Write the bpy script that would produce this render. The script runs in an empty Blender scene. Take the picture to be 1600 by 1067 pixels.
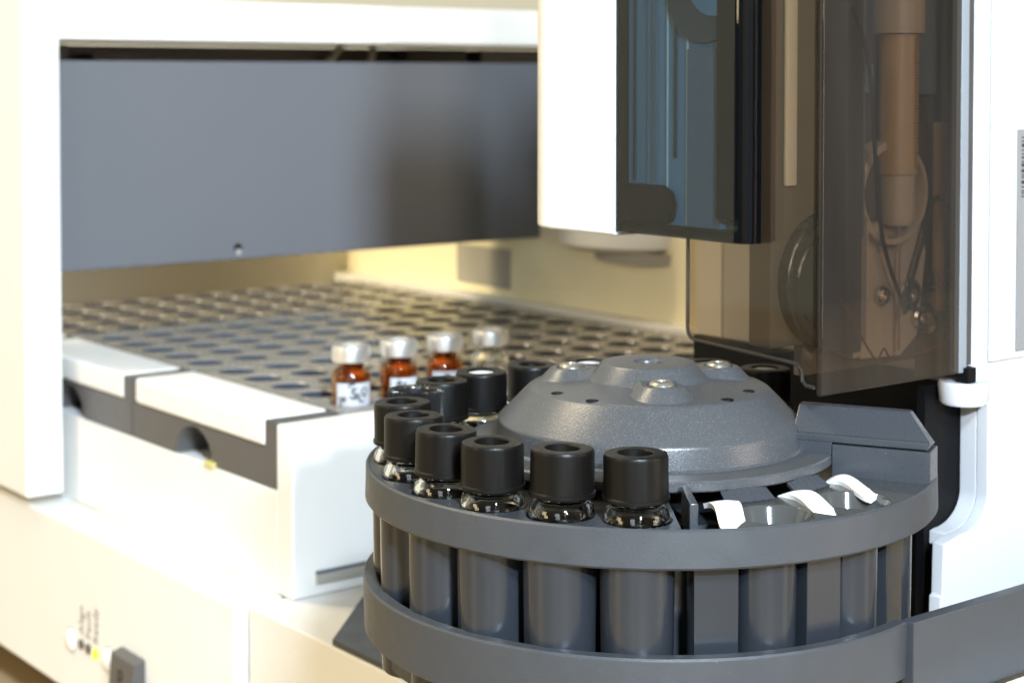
import bpy, bmesh, math, random
from mathutils import Vector, Matrix
random.seed(7)
S = 0.001                      # everything below is written in millimetres
R = math.radians
SC = bpy.context.scene
COL = SC.collection

# ------------------------------------------------------------------ camera
cam = bpy.data.cameras.new('camera'); co = bpy.data.objects.new('camera', cam); COL.objects.link(co)
co.location = (-0.22709, -0.24840, 0.1342)
co.rotation_euler = (R(88.0), 0, R(-37.9))
cam.sensor_width = 36; cam.lens = 60.75
cam.shift_y = -0.1983
cam.clip_start = 0.01; cam.clip_end = 50
cam.dof.use_dof = True; cam.dof.focus_distance = 0.300; cam.dof.aperture_fstop = 30
SC.camera = co
# ------------------------------------------------------------------ view
SC.render.engine = 'CYCLES'
SC.view_settings.view_transform = 'Standard'; SC.view_settings.look = 'None'
SC.view_settings.exposure = 0.0; SC.view_settings.gamma = 1.0
SC.view_settings.use_curve_mapping = False
SC.cycles.max_bounces = 14; SC.cycles.transparent_max_bounces = 24
SC.cycles.transmission_bounces = 12; SC.cycles.glossy_bounces = 6; SC.cycles.diffuse_bounces = 4
SC.cycles.caustics_refractive = False; SC.cycles.caustics_reflective = False
# ------------------------------------------------------------------ world: warm room light
W = bpy.data.worlds.new('World'); SC.world = W; W.use_nodes = True
nt = W.node_tree; nt.nodes.clear()
wo = nt.nodes.new('ShaderNodeOutputWorld'); bg = nt.nodes.new('ShaderNodeBackground')
tc = nt.nodes.new('ShaderNodeTexCoord'); sx = nt.nodes.new('ShaderNodeSeparateXYZ')
rp = nt.nodes.new('ShaderNodeValToRGB'); mr = nt.nodes.new('ShaderNodeMapRange')
nt.links.new(tc.outputs['Generated'], sx.inputs[0]); nt.links.new(sx.outputs['Z'], mr.inputs[0])
mr.inputs[1].default_value = -1; mr.inputs[2].default_value = 1
nt.links.new(mr.outputs[0], rp.inputs[0])
e = rp.color_ramp.elements
e[0].position = .30; e[0].color = (.30, .24, .16, 1)
e[1].position = .80; e[1].color = (1.05, .90, .62, 1)
m_ = e.new(.5); m_.color = (.62, .53, .37, 1)
nt.links.new(rp.outputs[0], bg.inputs[0]); bg.inputs[1].default_value = .22
nt.links.new(bg.outputs[0], wo.inputs[0])
# ------------------------------------------------------------------ lamps
def area(name, loc, target, sx_, sy_, power, color):
    l = bpy.data.lights.new(name, 'AREA'); l.shape = 'RECTANGLE'; l.size = sx_; l.size_y = sy_
    l.energy = power; l.color = color
    o = bpy.data.objects.new(name, l); COL.objects.link(o)
    o.location = loc; d = Vector(target) - Vector(loc)
    o.rotation_euler = d.to_track_quat('-Z', 'Y').to_euler(); return o
area('flash', (-.178, -.345, .215), (.0, .0, .07), .028, .018, 3.2, (.74, .87, 1.0))
area('front_cool_fill', (-.75, -1.6, 1.28), (.05, .15, .03), .16, .20, 66, (.70, .85, 1.0))  # added out-of-view cool fill for the front faces, no actual window
area('left_cool_fill', (-1.5, -1.05, .5), (.02, .15, .02), .5, .5, 5, (.78, .89, 1.0))  # extra cool fill from the left, added to lift the shaded side wall
area('warm_room_lamp', (-1.6, .35, .42), (.05, .15, .05), .45, .45, 7.5, (1.0, .78, .46))
area('ceiling_lamp', (-.46, 1.0, 1.25), (0, .1, 0), .30, .8, 41, (1.0, .84, .58))
area('side_room_lamp', (.66, -1.02, .20), (0, 0, .05), .34, .6, 4.5, (1.0, .84, .68))
sl = bpy.data.lights.new('bay_wall_fill', 'SPOT'); sl.energy = 42; sl.color = (1.0, .86, .56); sl.spot_size = R(9); sl.spot_blend = .7; sl.shadow_soft_size = .03  # added unseen warm spot that brightens the back wall of the bay
so = bpy.data.objects.new('bay_wall_fill', sl); COL.objects.link(so); so.location = (-.95, .42, .19)
so.rotation_euler = (Vector((.211, .385, .062))-so.location).to_track_quat('-Z', 'Y').to_euler()

# ================================================================== helpers
def BM(): return bmesh.new()
def box(bm, x0, x1, y0, y1, z0, z1, bev=0, seg=2):
    vs = [bm.verts.new((x, y, z)) for x in (x0, x1) for y in (y0, y1) for z in (z0, z1)]
    fs = [(0,1,3,2),(4,6,7,5),(0,4,5,1),(2,3,7,6),(0,2,6,4),(1,5,7,3)]
    fl = [bm.faces.new([vs[i] for i in f]) for f in fs]
    if bev:
        es = list({e for f in fl for e in f.edges})
        bmesh.ops.bevel(bm, geom=es, offset=bev, segments=seg, profile=.5, affect='EDGES')
def lathe(bm, prof, c=(0,0), n=64, closed=False, rfun=None, a0=0, a1=2*math.pi):
    full = abs(a1-a0-2*math.pi) < 1e-6
    m = n if full else n+1
    rings = []
    for k, (r, z) in enumerate(prof):
        if r <= 1e-6:
            rings.append([bm.verts.new((c[0], c[1], z))]); continue
        rg = []
        for i in range(m):
            a = a0+(a1-a0)*i/n
            rr = r if rfun is None else rfun(k, i, r)
            rg.append(bm.verts.new((c[0]+rr*math.cos(a), c[1]+rr*math.sin(a), z)))
        rings.append(rg)
    pairs = list(zip(rings, rings[1:]))
    if closed: pairs.append((rings[-1], rings[0]))
    for A, B in pairs:
        for i in range(n):
            j = (i+1) % m
            if len(A) == 1 and len(B) == 1: continue
            if len(A) == 1: bm.faces.new((A[0], B[j], B[i]))
            elif len(B) == 1: bm.faces.new((A[i], A[j], B[0]))
            else: bm.faces.new((A[i], A[j], B[j], B[i]))
    bmesh.ops.recalc_face_normals(bm, faces=bm.faces[:])
def prism(bm, pts, ax, lo, hi, bev=0, seg=2):
    """pts: 2-D outline in the two other axes (x: (y,z), y: (x,z), z: (x,y))"""
    def P(p, v):
        return {0: (v, p[0], p[1]), 1: (p[0], v, p[1]), 2: (p[0], p[1], v)}[ax]
    a = [bm.verts.new(P(p, lo)) for p in pts]; b = [bm.verts.new(P(p, hi)) for p in pts]
    n = len(pts); fl = [bm.faces.new(a), bm.faces.new(b[::-1])]
    for i in range(n): fl.append(bm.faces.new((a[i], b[i], b[(i+1) % n], a[(i+1) % n])))
    bmesh.ops.recalc_face_normals(bm, faces=fl)
    if bev:
        es = list({e for f in fl for e in f.edges if e.calc_face_angle(0) > .6})
        bmesh.ops.bevel(bm, geom=es, offset=bev, segments=seg, profile=.5, affect='EDGES')
def tube(bm, pts, r, n=10, cap=True):
    pts = [Vector(p) for p in pts]; rings = []; up = Vector((.13, .31, .94)).normalized()
    for i, p in enumerate(pts):
        d = (pts[min(i+1, len(pts)-1)]-pts[max(i-1, 0)]).normalized()
        u = d.cross(up).normalized(); v = d.cross(u)
        rr = r[i] if isinstance(r, (list, tuple)) else r
        rings.append([bm.verts.new(p+(u*math.cos(2*math.pi*k/n)+v*math.sin(2*math.pi*k/n))*rr) for k in range(n)])
    for A, B in zip(rings, rings[1:]):
        for k in range(n): bm.faces.new((A[k], A[(k+1) % n], B[(k+1) % n], B[k]))
    if cap: bm.faces.new(rings[0]); bm.faces.new(rings[-1][::-1])
    bmesh.ops.recalc_face_normals(bm, faces=bm.faces[:])
def cyl(bm, p0, p1, r, n=24): tube(bm, [p0, p1], r, n)
def spline(pts, n=8):
    pts = [Vector(p) for p in pts]; out = []
    for i in range(len(pts)-1):
        p0 = pts[max(i-1, 0)]; p1 = pts[i]; p2 = pts[i+1]; p3 = pts[min(i+2, len(pts)-1)]
        for k in range(n):
            t = k/n
            out.append(.5*((2*p1)+(p2-p0)*t+(2*p0-5*p1+4*p2-p3)*t*t+(3*p1-p0-3*p2+p3)*t**3))
    return out+[pts[-1]]
def tag(o, label=None, cat=None, group=None, kind=None):
    if label: o['label'] = label
    if cat: o['category'] = cat
    if group: o['group'] = group
    if kind: o['kind'] = kind
    return o
def thing(name, loc, label, cat, group=None):
    o = bpy.data.objects.new(name, None); COL.objects.link(o)
    o.empty_display_size = .01
    o.location = Vector(loc)*S; o['mm'] = [float(v) for v in loc]
    return tag(o, label, cat, group)
def base_of(o):
    while o.parent: o = o.parent
    return Vector(o['mm']) if 'mm' in o else Vector((0, 0, 0))
def obj(name, bm, mat, parent=None, ang=35, label=None, smooth=True):
    off = base_of(parent) if parent else Vector((0, 0, 0))
    for v in bm.verts: v.co = (v.co-off)*S
    me = bpy.data.meshes.new(name); bm.to_mesh(me); bm.free()
    if smooth:
        for p in me.polygons: p.use_smooth = True
        me.set_sharp_from_angle(angle=R(ang))
    me.materials.append(mat)
    o = bpy.data.objects.new(name, me); COL.objects.link(o)
    if smooth:
        w = o.modifiers.new('weighted_normals', 'WEIGHTED_NORMAL'); w.keep_sharp = True; w.weight = 80
    if parent: o.parent = parent
    if label: o['label'] = label
    return o
def copy_tree(o, parent=None):
    c = o.copy(); COL.objects.link(c)
    if parent: c.parent = parent
    for ch in list(o.children): copy_tree(ch, c)
    return c
def text_mesh(txt, size, extrude=.02, bold=0):
    cu = bpy.data.curves.new('lettering', 'FONT'); cu.body = txt; cu.size = size; cu.extrude = extrude
    cu.align_x = 'LEFT'; cu.offset = bold
    t = bpy.data.objects.new('lettering', cu); COL.objects.link(t)
    dg = bpy.context.evaluated_depsgraph_get()
    me = bpy.data.meshes.new_from_object(t.evaluated_get(dg))
    bm = bmesh.new(); bm.from_mesh(me)
    bpy.data.objects.remove(t); bpy.data.curves.remove(cu); bpy.data.meshes.remove(me)
    return bm

# ================================================================== materials
def mat(name, col, rough=.5, bump=0, bscale=1500, var=0, vscale=300, metal=0, speck=None, coat=0, spec=.5, stretch=None):
    m = bpy.data.materials.new(name); m.use_nodes = True; n = m.node_tree; L = n.links
    p = n.nodes['Principled BSDF']
    p.inputs['Base Color'].default_value = (*col, 1); p.inputs['Roughness'].default_value = rough
    p.inputs['Metallic'].default_value = metal; p.inputs['Coat Weight'].default_value = coat
    p.inputs['Specular IOR Level'].default_value = spec
    t = n.nodes.new('ShaderNodeTexCoord'); src = t.outputs['Object']
    if stretch:
        mp = n.nodes.new('ShaderNodeMapping'); mp.inputs['Scale'].default_value = stretch
        L.new(src, mp.inputs[0]); src = mp.outputs[0]
    colout = None
    if var:
        z = n.nodes.new('ShaderNodeTexNoise'); z.inputs['Scale'].default_value = vscale; z.inputs['Detail'].default_value = 5
        L.new(src, z.inputs['Vector'])
        mx = n.nodes.new('ShaderNodeMix'); mx.data_type = 'RGBA'
        mx.inputs[6].default_value = (*[c*(1-var) for c in col], 1); mx.inputs[7].default_value = (*[min(1, c*(1+var)) for c in col], 1)
        L.new(z.outputs['Fac'], mx.inputs[0]); colout = mx.outputs[2]
        rr = n.nodes.new('ShaderNodeMapRange'); rr.inputs[3].default_value = max(0, rough-.12); rr.inputs[4].default_value = min(1, rough+.12)
        L.new(z.outputs['Fac'], rr.inputs[0]); L.new(rr.outputs[0], p.inputs['Roughness'])
    if speck:
        z = n.nodes.new('ShaderNodeTexNoise'); z.inputs['Scale'].default_value = speck[1]; z.inputs['Detail'].default_value = 2
        L.new(src, z.inputs['Vector'])
        cr = n.nodes.new('ShaderNodeMapRange'); cr.inputs[1].default_value = speck[2]; cr.inputs[2].default_value = speck[2]+.08
        cr.inputs[4].default_value = speck[3]
        L.new(z.outputs['Fac'], cr.inputs[0])
        mx = n.nodes.new('ShaderNodeMix'); mx.data_type = 'RGBA'; mx.inputs[6].default_value = (*col, 1); mx.inputs[7].default_value = (*speck[0], 1)
        if colout: L.new(colout, mx.inputs[6])
        L.new(cr.outputs[0], mx.inputs[0]); colout = mx.outputs[2]
    if colout: L.new(colout, p.inputs['Base Color'])
    if bump:
        z = n.nodes.new('ShaderNodeTexNoise'); z.inputs['Scale'].default_value = bscale; z.inputs['Detail'].default_value = 3
        L.new(src, z.inputs['Vector'])
        b = n.nodes.new('ShaderNodeBump'); b.inputs['Strength'].default_value = bump; b.inputs['Distance'].default_value = .0002
        L.new(z.outputs['Fac'], b.inputs['Height']); L.new(b.outputs[0], p.inputs['Normal'])
    return m
def smoked(name, tint, ior=1.5, rough=.03, wav=.0, veil=.0, vcol=(.3, .27, .24)):
    """thin tinted acrylic: tinted see-through plus a clear surface reflection"""
    m = bpy.data.materials.new(name); m.use_nodes = True; n = m.node_tree; L = n.links; n.nodes.clear()
    out = n.nodes.new('ShaderNodeOutputMaterial'); mx = n.nodes.new('ShaderNodeMixShader')
    tr = n.nodes.new('ShaderNodeBsdfTransparent'); tr.inputs[0].default_value = (*tint, 1)
    gl = n.nodes.new('ShaderNodeBsdfGlossy'); gl.inputs['Roughness'].default_value = rough
    fr = n.nodes.new('ShaderNodeFresnel'); ge = n.nodes.new('ShaderNodeNewGeometry'); mi = n.nodes.new('ShaderNodeMapRange')
    mi.inputs[3].default_value = ior; mi.inputs[4].default_value = 1/ior      # same reflectance from both sides of the sheet
    L.new(ge.outputs['Backfacing'], mi.inputs[0]); L.new(mi.outputs[0], fr.inputs[0])
    if wav:
        t = n.nodes.new('ShaderNodeTexCoord'); z = n.nodes.new('ShaderNodeTexNoise'); z.inputs['Scale'].default_value = 60
        L.new(t.outputs['Object'], z.inputs['Vector'])
        b = n.nodes.new('ShaderNodeBump'); b.inputs['Strength'].default_value = wav; b.inputs['Distance'].default_value = .002
        L.new(z.outputs['Fac'], b.inputs['Height']); L.new(b.outputs[0], gl.inputs['Normal']); L.new(b.outputs[0], fr.inputs['Normal'])
    df = n.nodes.new('ShaderNodeBsdfDiffuse'); df.inputs[0].default_value = (*vcol, 1)
    m2 = n.nodes.new('ShaderNodeMixShader'); tcv = n.nodes.new('ShaderNodeTexCoord'); mp = n.nodes.new('ShaderNodeMapping'); mp.inputs['Scale'].default_value = (1, 1, .06)
    nz = n.nodes.new('ShaderNodeTexNoise'); nz.inputs['Scale'].default_value = 220; nz.inputs['Detail'].default_value = 4
    vr = n.nodes.new('ShaderNodeMapRange'); vr.inputs[1].default_value = .3; vr.inputs[2].default_value = .7; vr.inputs[3].default_value = veil*.6; vr.inputs[4].default_value = veil*1.4
    L.new(tcv.outputs['Object'], mp.inputs[0]); L.new(mp.outputs[0], nz.inputs['Vector']); L.new(nz.outputs['Fac'], vr.inputs[0]); L.new(vr.outputs[0], m2.inputs[0])
    L.new(tr.outputs[0], m2.inputs[1]); L.new(df.outputs[0], m2.inputs[2])
    L.new(fr.outputs[0], mx.inputs[0]); L.new(m2.outputs[0], mx.inputs[1]); L.new(gl.outputs[0], mx.inputs[2])
    L.new(mx.outputs[0], out.inputs[0]); return m
def glass(name, col, rough=0.0, ior=1.47):
    m = bpy.data.materials.new(name); m.use_nodes = True
    p = m.node_tree.nodes['Principled BSDF']; p.inputs['Base Color'].default_value = (*col, 1)
    p.inputs['Roughness'].default_value = rough; p.inputs['IOR'].default_value = ior
    p.inputs['Transmission Weight'].default_value = 1; return m
def emit(name, col, st):
    m = mat(name, col, .4); p = m.node_tree.nodes['Principled BSDF']
    p.inputs['Emission Color'].default_value = (*col, 1); p.inputs['Emission Strength'].default_value = st; return m

M = dict(
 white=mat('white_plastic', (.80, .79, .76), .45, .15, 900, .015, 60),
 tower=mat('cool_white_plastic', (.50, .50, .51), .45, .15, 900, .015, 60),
 white_tex=mat('white_textured_plastic', (.80, .79, .76), .55, .55, 1300, .02, 200),
 white_clip=mat('white_clip_plastic', (.88, .88, .87), .35),
 dark=mat('dark_grey_plastic', (.040, .043, .048), .46, .25, 2200, .10, 250, speck=((.35, .34, .32), 1600, .76, .5)),
 dome=mat('dusty_grey_plastic', (.052, .054, .058), .33, .2, 2600, .04, 2500, speck=((.40, .38, .34), 5200, .60, .3)),
 barrel=mat('satin_grey_plastic', (.019, .022, .027), .2, .06, 900, .08, 150, coat=.15),
 plate=mat('smooth_grey_plastic', (.036, .040, .046), .30, .10, 1500, .03, 2500, speck=((.45, .42, .38), 1500, .74, .5)),
 funnel=mat('grey_moulded_plastic', (.055, .055, .052), .15, .08, 700, .12, 120),
 tray=mat('tray_grey_plastic', (.235, .222, .205), .25, .2, 1500, .06, 200),
 wellwall=mat('shaded_well_blue_grey', (.050, .058, .072), .22, .1, 1500, .06, 200),  # darker than the tray: shade inside the wells is put into the colour
 end=mat('grey_rack_end_plastic', (.085, .08, .078), .4, .2, 1500, .06, 200),
 panel=mat('blue_grey_painted_sheet', (.118, .124, .138), .6, .2, 1800, .03, 80),
 black=mat('black_plastic', (.0035, .0035, .004), .55, .1, 800, spec=.12),
 cap=mat('black_screw_cap_plastic', (.0042, .0036, .0030), .40, .35, 900, 0.15, 500, spec=.2, stretch=(1, 1, .12), speck=((.12, .11, .10), 1500, .78, .4)),
 knurl=mat('glossy_black_plastic', (.014, .0135, .013), .18, .05, 900, spec=.8),
 rubber=mat('black_rubber', (.012, .012, .012), .7),
 septum=mat('white_septum', (.62, .64, .68), .5, .1, 900),
 septum_grey=mat('grey_septum', (.35, .35, .35), .5, .1, 900),
 crimp=mat('crimped_aluminium', (.80, .79, .76), .34, .15, 500, .05, 200, metal=.85),
 gunmetal=mat('dull_dark_metal', (.07, .07, .075), .25, .2, 900, .2, 300, metal=.8),
 screw=mat('zinc_screw', (.34, .32, .27), .36, .25, 1500, .15, 800, metal=.8),
 steel=mat('steel', (.62, .60, .56), .25, .1, 900, .08, 500, metal=1),
 brass=mat('pale_brass', (.68, .48, .22), .35, .1, 900, .1, 300, metal=.3),
 label=mat('paper_label', (.50, .50, .52), .7, .1, 1500),
 ink=mat('black_ink', (.015, .014, .014), .6),
 grey_ink=mat('grey_ink', (.10, .09, .075), .6),
 grey_label=mat('grey_label', (.20, .195, .19), .6),
 sticker=mat('grey_sticker', (.36, .34, .30), .6, .1, 600, .05, 60),
 beige=mat('cream_painted_metal', (.72, .68, .58), .55, .1, 900, .03, 50),
 yellow=mat('warm_lit_wall_paint', (.86, .79, .56), .55, .1, 900, .03, 50),  # yellower and paler: warm light on the back wall is put into the colour
 bench=mat('tan_laminate', (.42, .31, .17), .45, .1, 400, .08, 20),
 roomwall=mat('cream_wall_paint', (.80, .74, .56), .9, .2, 300),
 inner=mat('brown_grey_casting', (.115, .095, .078), .45, .2, 900, .18, 60),
 inner_dark=mat('dark_mechanism', (.045, .042, .042), .4, .2, 900, .2, 80),
 well=mat('dark_well', (.040, .046, .052), .35, .2, 900, .2, 80),
 inner_light=mat('pale_guide_block', (.55, .49, .41), .4, .1, 900, .06, 60),
 inner_blue=mat('blue_grey_casting', (.13, .20, .25), .4, .1, 500, .45, 160, stretch=(1, 1, .05)),
 smoke=smoked('smoked_brown_acrylic', (.56, .50, .44), 1.45, .02, .0, .03, (.40, .37, .34)),
 smoke_side=smoked('smoked_clear_acrylic', (.70, .655, .59), 1.45, .02, .0, .006, (.40, .37, .30)),
 smoke_blue=smoked('smoked_blue_acrylic', (.35, .46, .53), 1.5, .02, .0, .003, (.25, .34, .40)),
 smoke_dark=smoked('smoked_dark_edge', (.12, .11, .11), 1.5, .03),
 glass=glass('clear_glass', (.97, .98, .97)),
 amber=glass('amber_glass', (.66, .29, .06)),
 liquid=glass('clear_liquid', (.95, .93, .88), 0, 1.33),
 led_off=mat('unlit_lamp', (.10, .075, .06), .3),
 led_on=emit('lit_green_lamp', (.62, .95, .02), 1.3),
)

# ================================================================== setting
bm = BM(); box(bm, -900, 1500, -900, 1400, -100, -78)
tag(obj('bench_top', bm, M['bench']), kind='structure')
bm = BM(); box(bm, -1200, 2200, 900, 930, -700, 1500)
tag(obj('wall', bm, M['roomwall']), kind='structure')

# ================================================================== left base cabinet with its status lamps
t = thing('sampler_base', (90, 300, -78), 'low cream base cabinet with status lamps and a dark P button on its front', 'instrument base')
bm = BM(); box(bm, -7.3, 230, 153.6, 470, -58.5, -5, .9, 3)
obj('housing', bm, M['white'], t)
for x in (8, 200):
    for y in (175, 440): bm = BM(); lathe(bm, [(0, -78), (9, -78), (10, -66.1), (0, -66.1)], (x, y), 20); obj('foot', bm, M['rubber'], t)
bm = BM(); box(bm, 3, 228, 156, 468, -66, -58.6)
obj('underside', bm, M['beige'], t)
def disc_x(bm, y, z, r, x0, x1, n=28, sy=1.0):
    prism(bm, [(y+r*sy*math.cos(2*math.pi*k/n), z+r*math.sin(2*math.pi*k/n)) for k in range(n)], 0, x0, x1)
for (y, z) in ((258.0, -41.2), (231.3, -40.4)):
    n = 32
    def dish(bm, prof):
        rings = [[bm.verts.new((x, y+r*.92*math.cos(2*math.pi*k/n), z+r*1.05*math.sin(2*math.pi*k/n))) for k in range(n)] for r, x in prof]
        for A, B in zip(rings, rings[1:]):
            for k in range(n): bm.faces.new((A[k], A[(k+1) % n], B[(k+1) % n], B[k]))
        bm.faces.new(rings[-1])
        bmesh.ops.recalc_face_normals(bm, faces=bm.faces[:])
    bm = BM(); dish(bm, [(3.75, -7.2), (3.75, -7.42), (3.3, -7.42)]); pg = obj('recess_shade_ring', bm, M['grey_label'], t)  # grey ring stands in for the shading at the recess edge
    bm = BM(); dish(bm, [(3.4, -7.4), (3.3, -7.7), (2.6, -8.3), (1.5, -8.7), (.5, -8.8)]); obj('recess_bulge', bm, M['white_clip'], pg)  # bulges in place of a recess so its upper half catches light
for i, (y, z, w) in enumerate(((250.4, -40.6, 'Align'), (245.2, -40.7, 'Fault'), (239.9, -40.9, 'Ready'))):
    bm = BM(); disc_x(bm, y, z, 1.55, -7.9, -7.2, 20)
    obj('status_lamp', bm, M['led_on' if i == 2 else 'led_off'], t, label='lit yellow green lamp' if i == 2 else 'unlit dark lamp')
    bm = text_mesh(w, 4.6)
    # reads upward on the face that looks towards -x
    bm.transform(Matrix.Translation((-7.34, y-1.2, z+2.8)) @ Matrix(((0, 0, -1, 0), (0, 1, 0, 0), (1, 0, 0, 0), (0, 0, 0, 1))) @ Matrix.Translation((0, 0, 0)))
    obj('lamp_lettering', bm, M['grey_ink'], t, smooth=False)
bm = BM(); prism(bm, [(-7.2, -33.6), (-11.0, -34.6), (-12.2, -50), (-7.2, -52)], 1, 206.5, 222.0, .5)
bt = obj('push_button', bm, M['end'], t, label='dark grey P button')
bm = text_mesh('P', 7.5, .02, .12)
bm.transform(Matrix.Translation((-11.72, 216.6, -43.4)) @ Matrix.Rotation(R(4.45), 4, 'Y') @ Matrix(((0, 0, -1, 0), (-1, 0, 0, 0), (0, 1, 0, 0), (0, 0, 0, 1))))
obj('button_letter', bm, M['ink'], bt, smooth=False)
bm = BM(); box(bm, 3.2, 6.2, 178, 285, -4.98, -4.7)
obj('top_groove', bm, M['beige'], t)

# ================================================================== tray bay (walls that hold the three racks)
t = thing('tray_bay', (90, 300, -5), 'white open tray bay with raised side wall holding three grey vial racks', 'tray bay')
bm = BM(); box(bm, 6.5, 213, 146.6, 155.0, -4.9, 41.3, .8, 3)
box(bm, 6.5, 9.0, 154.9, 445, -4.9, 23.2, .5)
obj('side_wall', bm, M['white'], t)
bm = BM(); box(bm, 13.6, 212, 145.6, 147.5, -1.4, 1.1, .15)
obj('groove_strip', bm, M['sticker'], t)
bm = BM(); box(bm, 13.6, 212, 146.0, 147.5, 1.15, 2.0)
obj('groove_shadow_gap', bm, M['panel'], t)
bm = BM(); box(bm, 9.1, 213, 155.1, 445, 16, 23.0)
obj('bay_floor', bm, M['white'], t)
bm = BM(); box(bm, 9, 214, 441, 447, 23.3, 78, .6)
obj('end_wall', bm, M['beige'], t)
bm = BM(); box(bm, 211, 217, 155.2, 440.8, 23.3, 76, .6)
bw = obj('back_wall', bm, M['yellow'], t)
bm = BM(); box(bm, 210.6, 210.95, 315.3, 352.6, 46.5, 63)
obj('sticker', bm, M['sticker'], bw)
bm = BM(); box(bm, 203.5, 210.9, 155.2, 440.6, 23.3, 43.5, .6)
obj('ledge', bm, M['white'], t)

# ---------------- three vial racks: 5 x 10 wells each
X0, PX, PY = 38.7, 16.7, 16.7
def hole_cell(bm, cx, cy, x0, x1, y0, y1, r, z, depth, n=24):
    P, H, D = [], [], []
    for k in range(n):
        a = 2*math.pi*(k+.5)/n; c, s = math.cos(a), math.sin(a)
        tx = ((x1-cx) if c > 0 else (cx-x0))/abs(c); ty = ((y1-cy) if s > 0 else (cy-y0))/abs(s)
        tt = min(tx, ty)
        P.append(bm.verts.new((cx+c*tt, cy+s*tt, z)))
        H.append(bm.verts.new((cx+c*(r+.5), cy+s*(r+.5), z))); 
        D.append(bm.verts.new((cx+c*r, cy+s*r, z-.5)))
    B = [bm.verts.new((v.co.x, v.co.y, z-depth)) for v in D]
    cn = {}
    for k in range(n):
        j = (k+1) % n
        # square corner between two perimeter points on different sides
        pk, pj = P[k].co, P[j].co
        if abs(pk.x-pj.x) > 1e-4 and abs(pk.y-pj.y) > 1e-4:
            cxn = x1 if max(pk.x, pj.x) > cx else x0; cyn = y1 if max(pk.y, pj.y) > cy else y0
            cv = bm.verts.new((cxn, cyn, z)); bm.faces.new((P[k], cv, P[j], H[j], H[k]))
        else: bm.faces.new((P[k], P[j], H[j], H[k]))
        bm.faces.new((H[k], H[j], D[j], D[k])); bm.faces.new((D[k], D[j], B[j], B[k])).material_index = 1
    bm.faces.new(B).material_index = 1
def make_rack(label):
    Y0 = 155.5; Y1 = Y0+87.2
    t = thing('vial_rack', (100, Y0+43.6, 23.3), label, 'vial rack', 'grey vial racks side by side in the tray bay')
    bm = BM(); zt = 41.6
    ys = [Y0+4+PY*k for k in range(6)]; ys[0] = Y0; ys[5] = Y1
    for i in range(10):
        xa = X0+PX*(i-.5); xb = xa+PX
        if i == 0: xa = 27.2
        if i == 9: xb = 202.5
        for j in range(5):
            cy = 168+PY*j
            hole_cell(bm, X0+PX*i, cy, xa, xb, ys[j] if j else Y0, (168+PY*(j+.5)) if j < 4 else Y1, 6.0, zt, 17)
            ys[j+1] = 168+PY*(j+.5)
    # side skirts
    for (xa, ya, xb, yb) in ((27.2, Y0, 202.5, Y0), (202.5, Y0, 202.5, Y1), (202.5, Y1, 27.2, Y1)):
        v = [bm.verts.new(p) for p in ((xa, ya, zt), (xb, yb, zt), (xb, yb, 23.4), (xa, ya, 23.4))]; bm.faces.new(v)
    bmesh.ops.remove_doubles(bm, verts=bm.verts[:], dist=.001)
    bmesh.ops.recalc_face_normals(bm, faces=bm.faces[:])
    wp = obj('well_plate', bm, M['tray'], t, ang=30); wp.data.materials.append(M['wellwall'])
    # grey end block with finger notch
    cy = 202.6; arc = [(cy+11.4*math.cos(a), 23.4+9.6*math.sin(a)) for a in [math.pi*k/16 for k in range(17)]]
    out = [(Y0, 23.4), (Y0, 41.5), (Y0+5.6, 41.5), (Y0+5.6, 33.9), (Y1-1.6, 33.9), (Y1-1.6, 41.5), (Y1, 41.5), (Y1, 23.4)]+arc[::-1][::-1][::-1]
    out = [(Y0, 23.4), (Y0, 41.5), (Y0+5.6, 41.5), (Y0+5.6, 33.9), (Y1-1.6, 33.9), (Y1-1.6, 41.5), (Y1, 41.5), (Y1, 23.4)]+arc
    bm = BM(); prism(bm, out, 0, 6.7, 27.2, .0)
    obj('end_block', bm, M['end'], t, ang=30)
    bm = BM(); box(bm, 18, 26, cy-12, cy+12, 23.45, 34)
    obj('notch_back', bm, M['dark'], t)
    bm = BM(); box(bm, 6.4, 27.0, Y0+5.9, Y1-1.8, 34.0, 42.0, 1.3, 4)
    obj('grip', bm, M['white'], t)
    return t
racks = [make_rack('grey fifty-well vial rack nearest the turret, four crimp vials in its front row')]
for k, lb in ((1, 'middle empty grey vial rack, its near end partly hidden by the white pillar'),
              (2, 'empty grey vial rack farthest from the turret, behind the blue grey panel')):
    c = copy_tree(racks[0]); c.location.y += (88.0*k)*S; c['label'] = lb; racks.append(c)
# small green dab by the finger notch
bm = BM(); box(bm, 5.2, 9.5, 189, 194, 23.25, 24.6, .4)
tag(obj('tape_scrap', bm, mat('yellow_green_tape', (.55, .50, .16), .6)), 'small yellow green scrap under the finger notch of the near rack', 'tape scrap')

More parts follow.
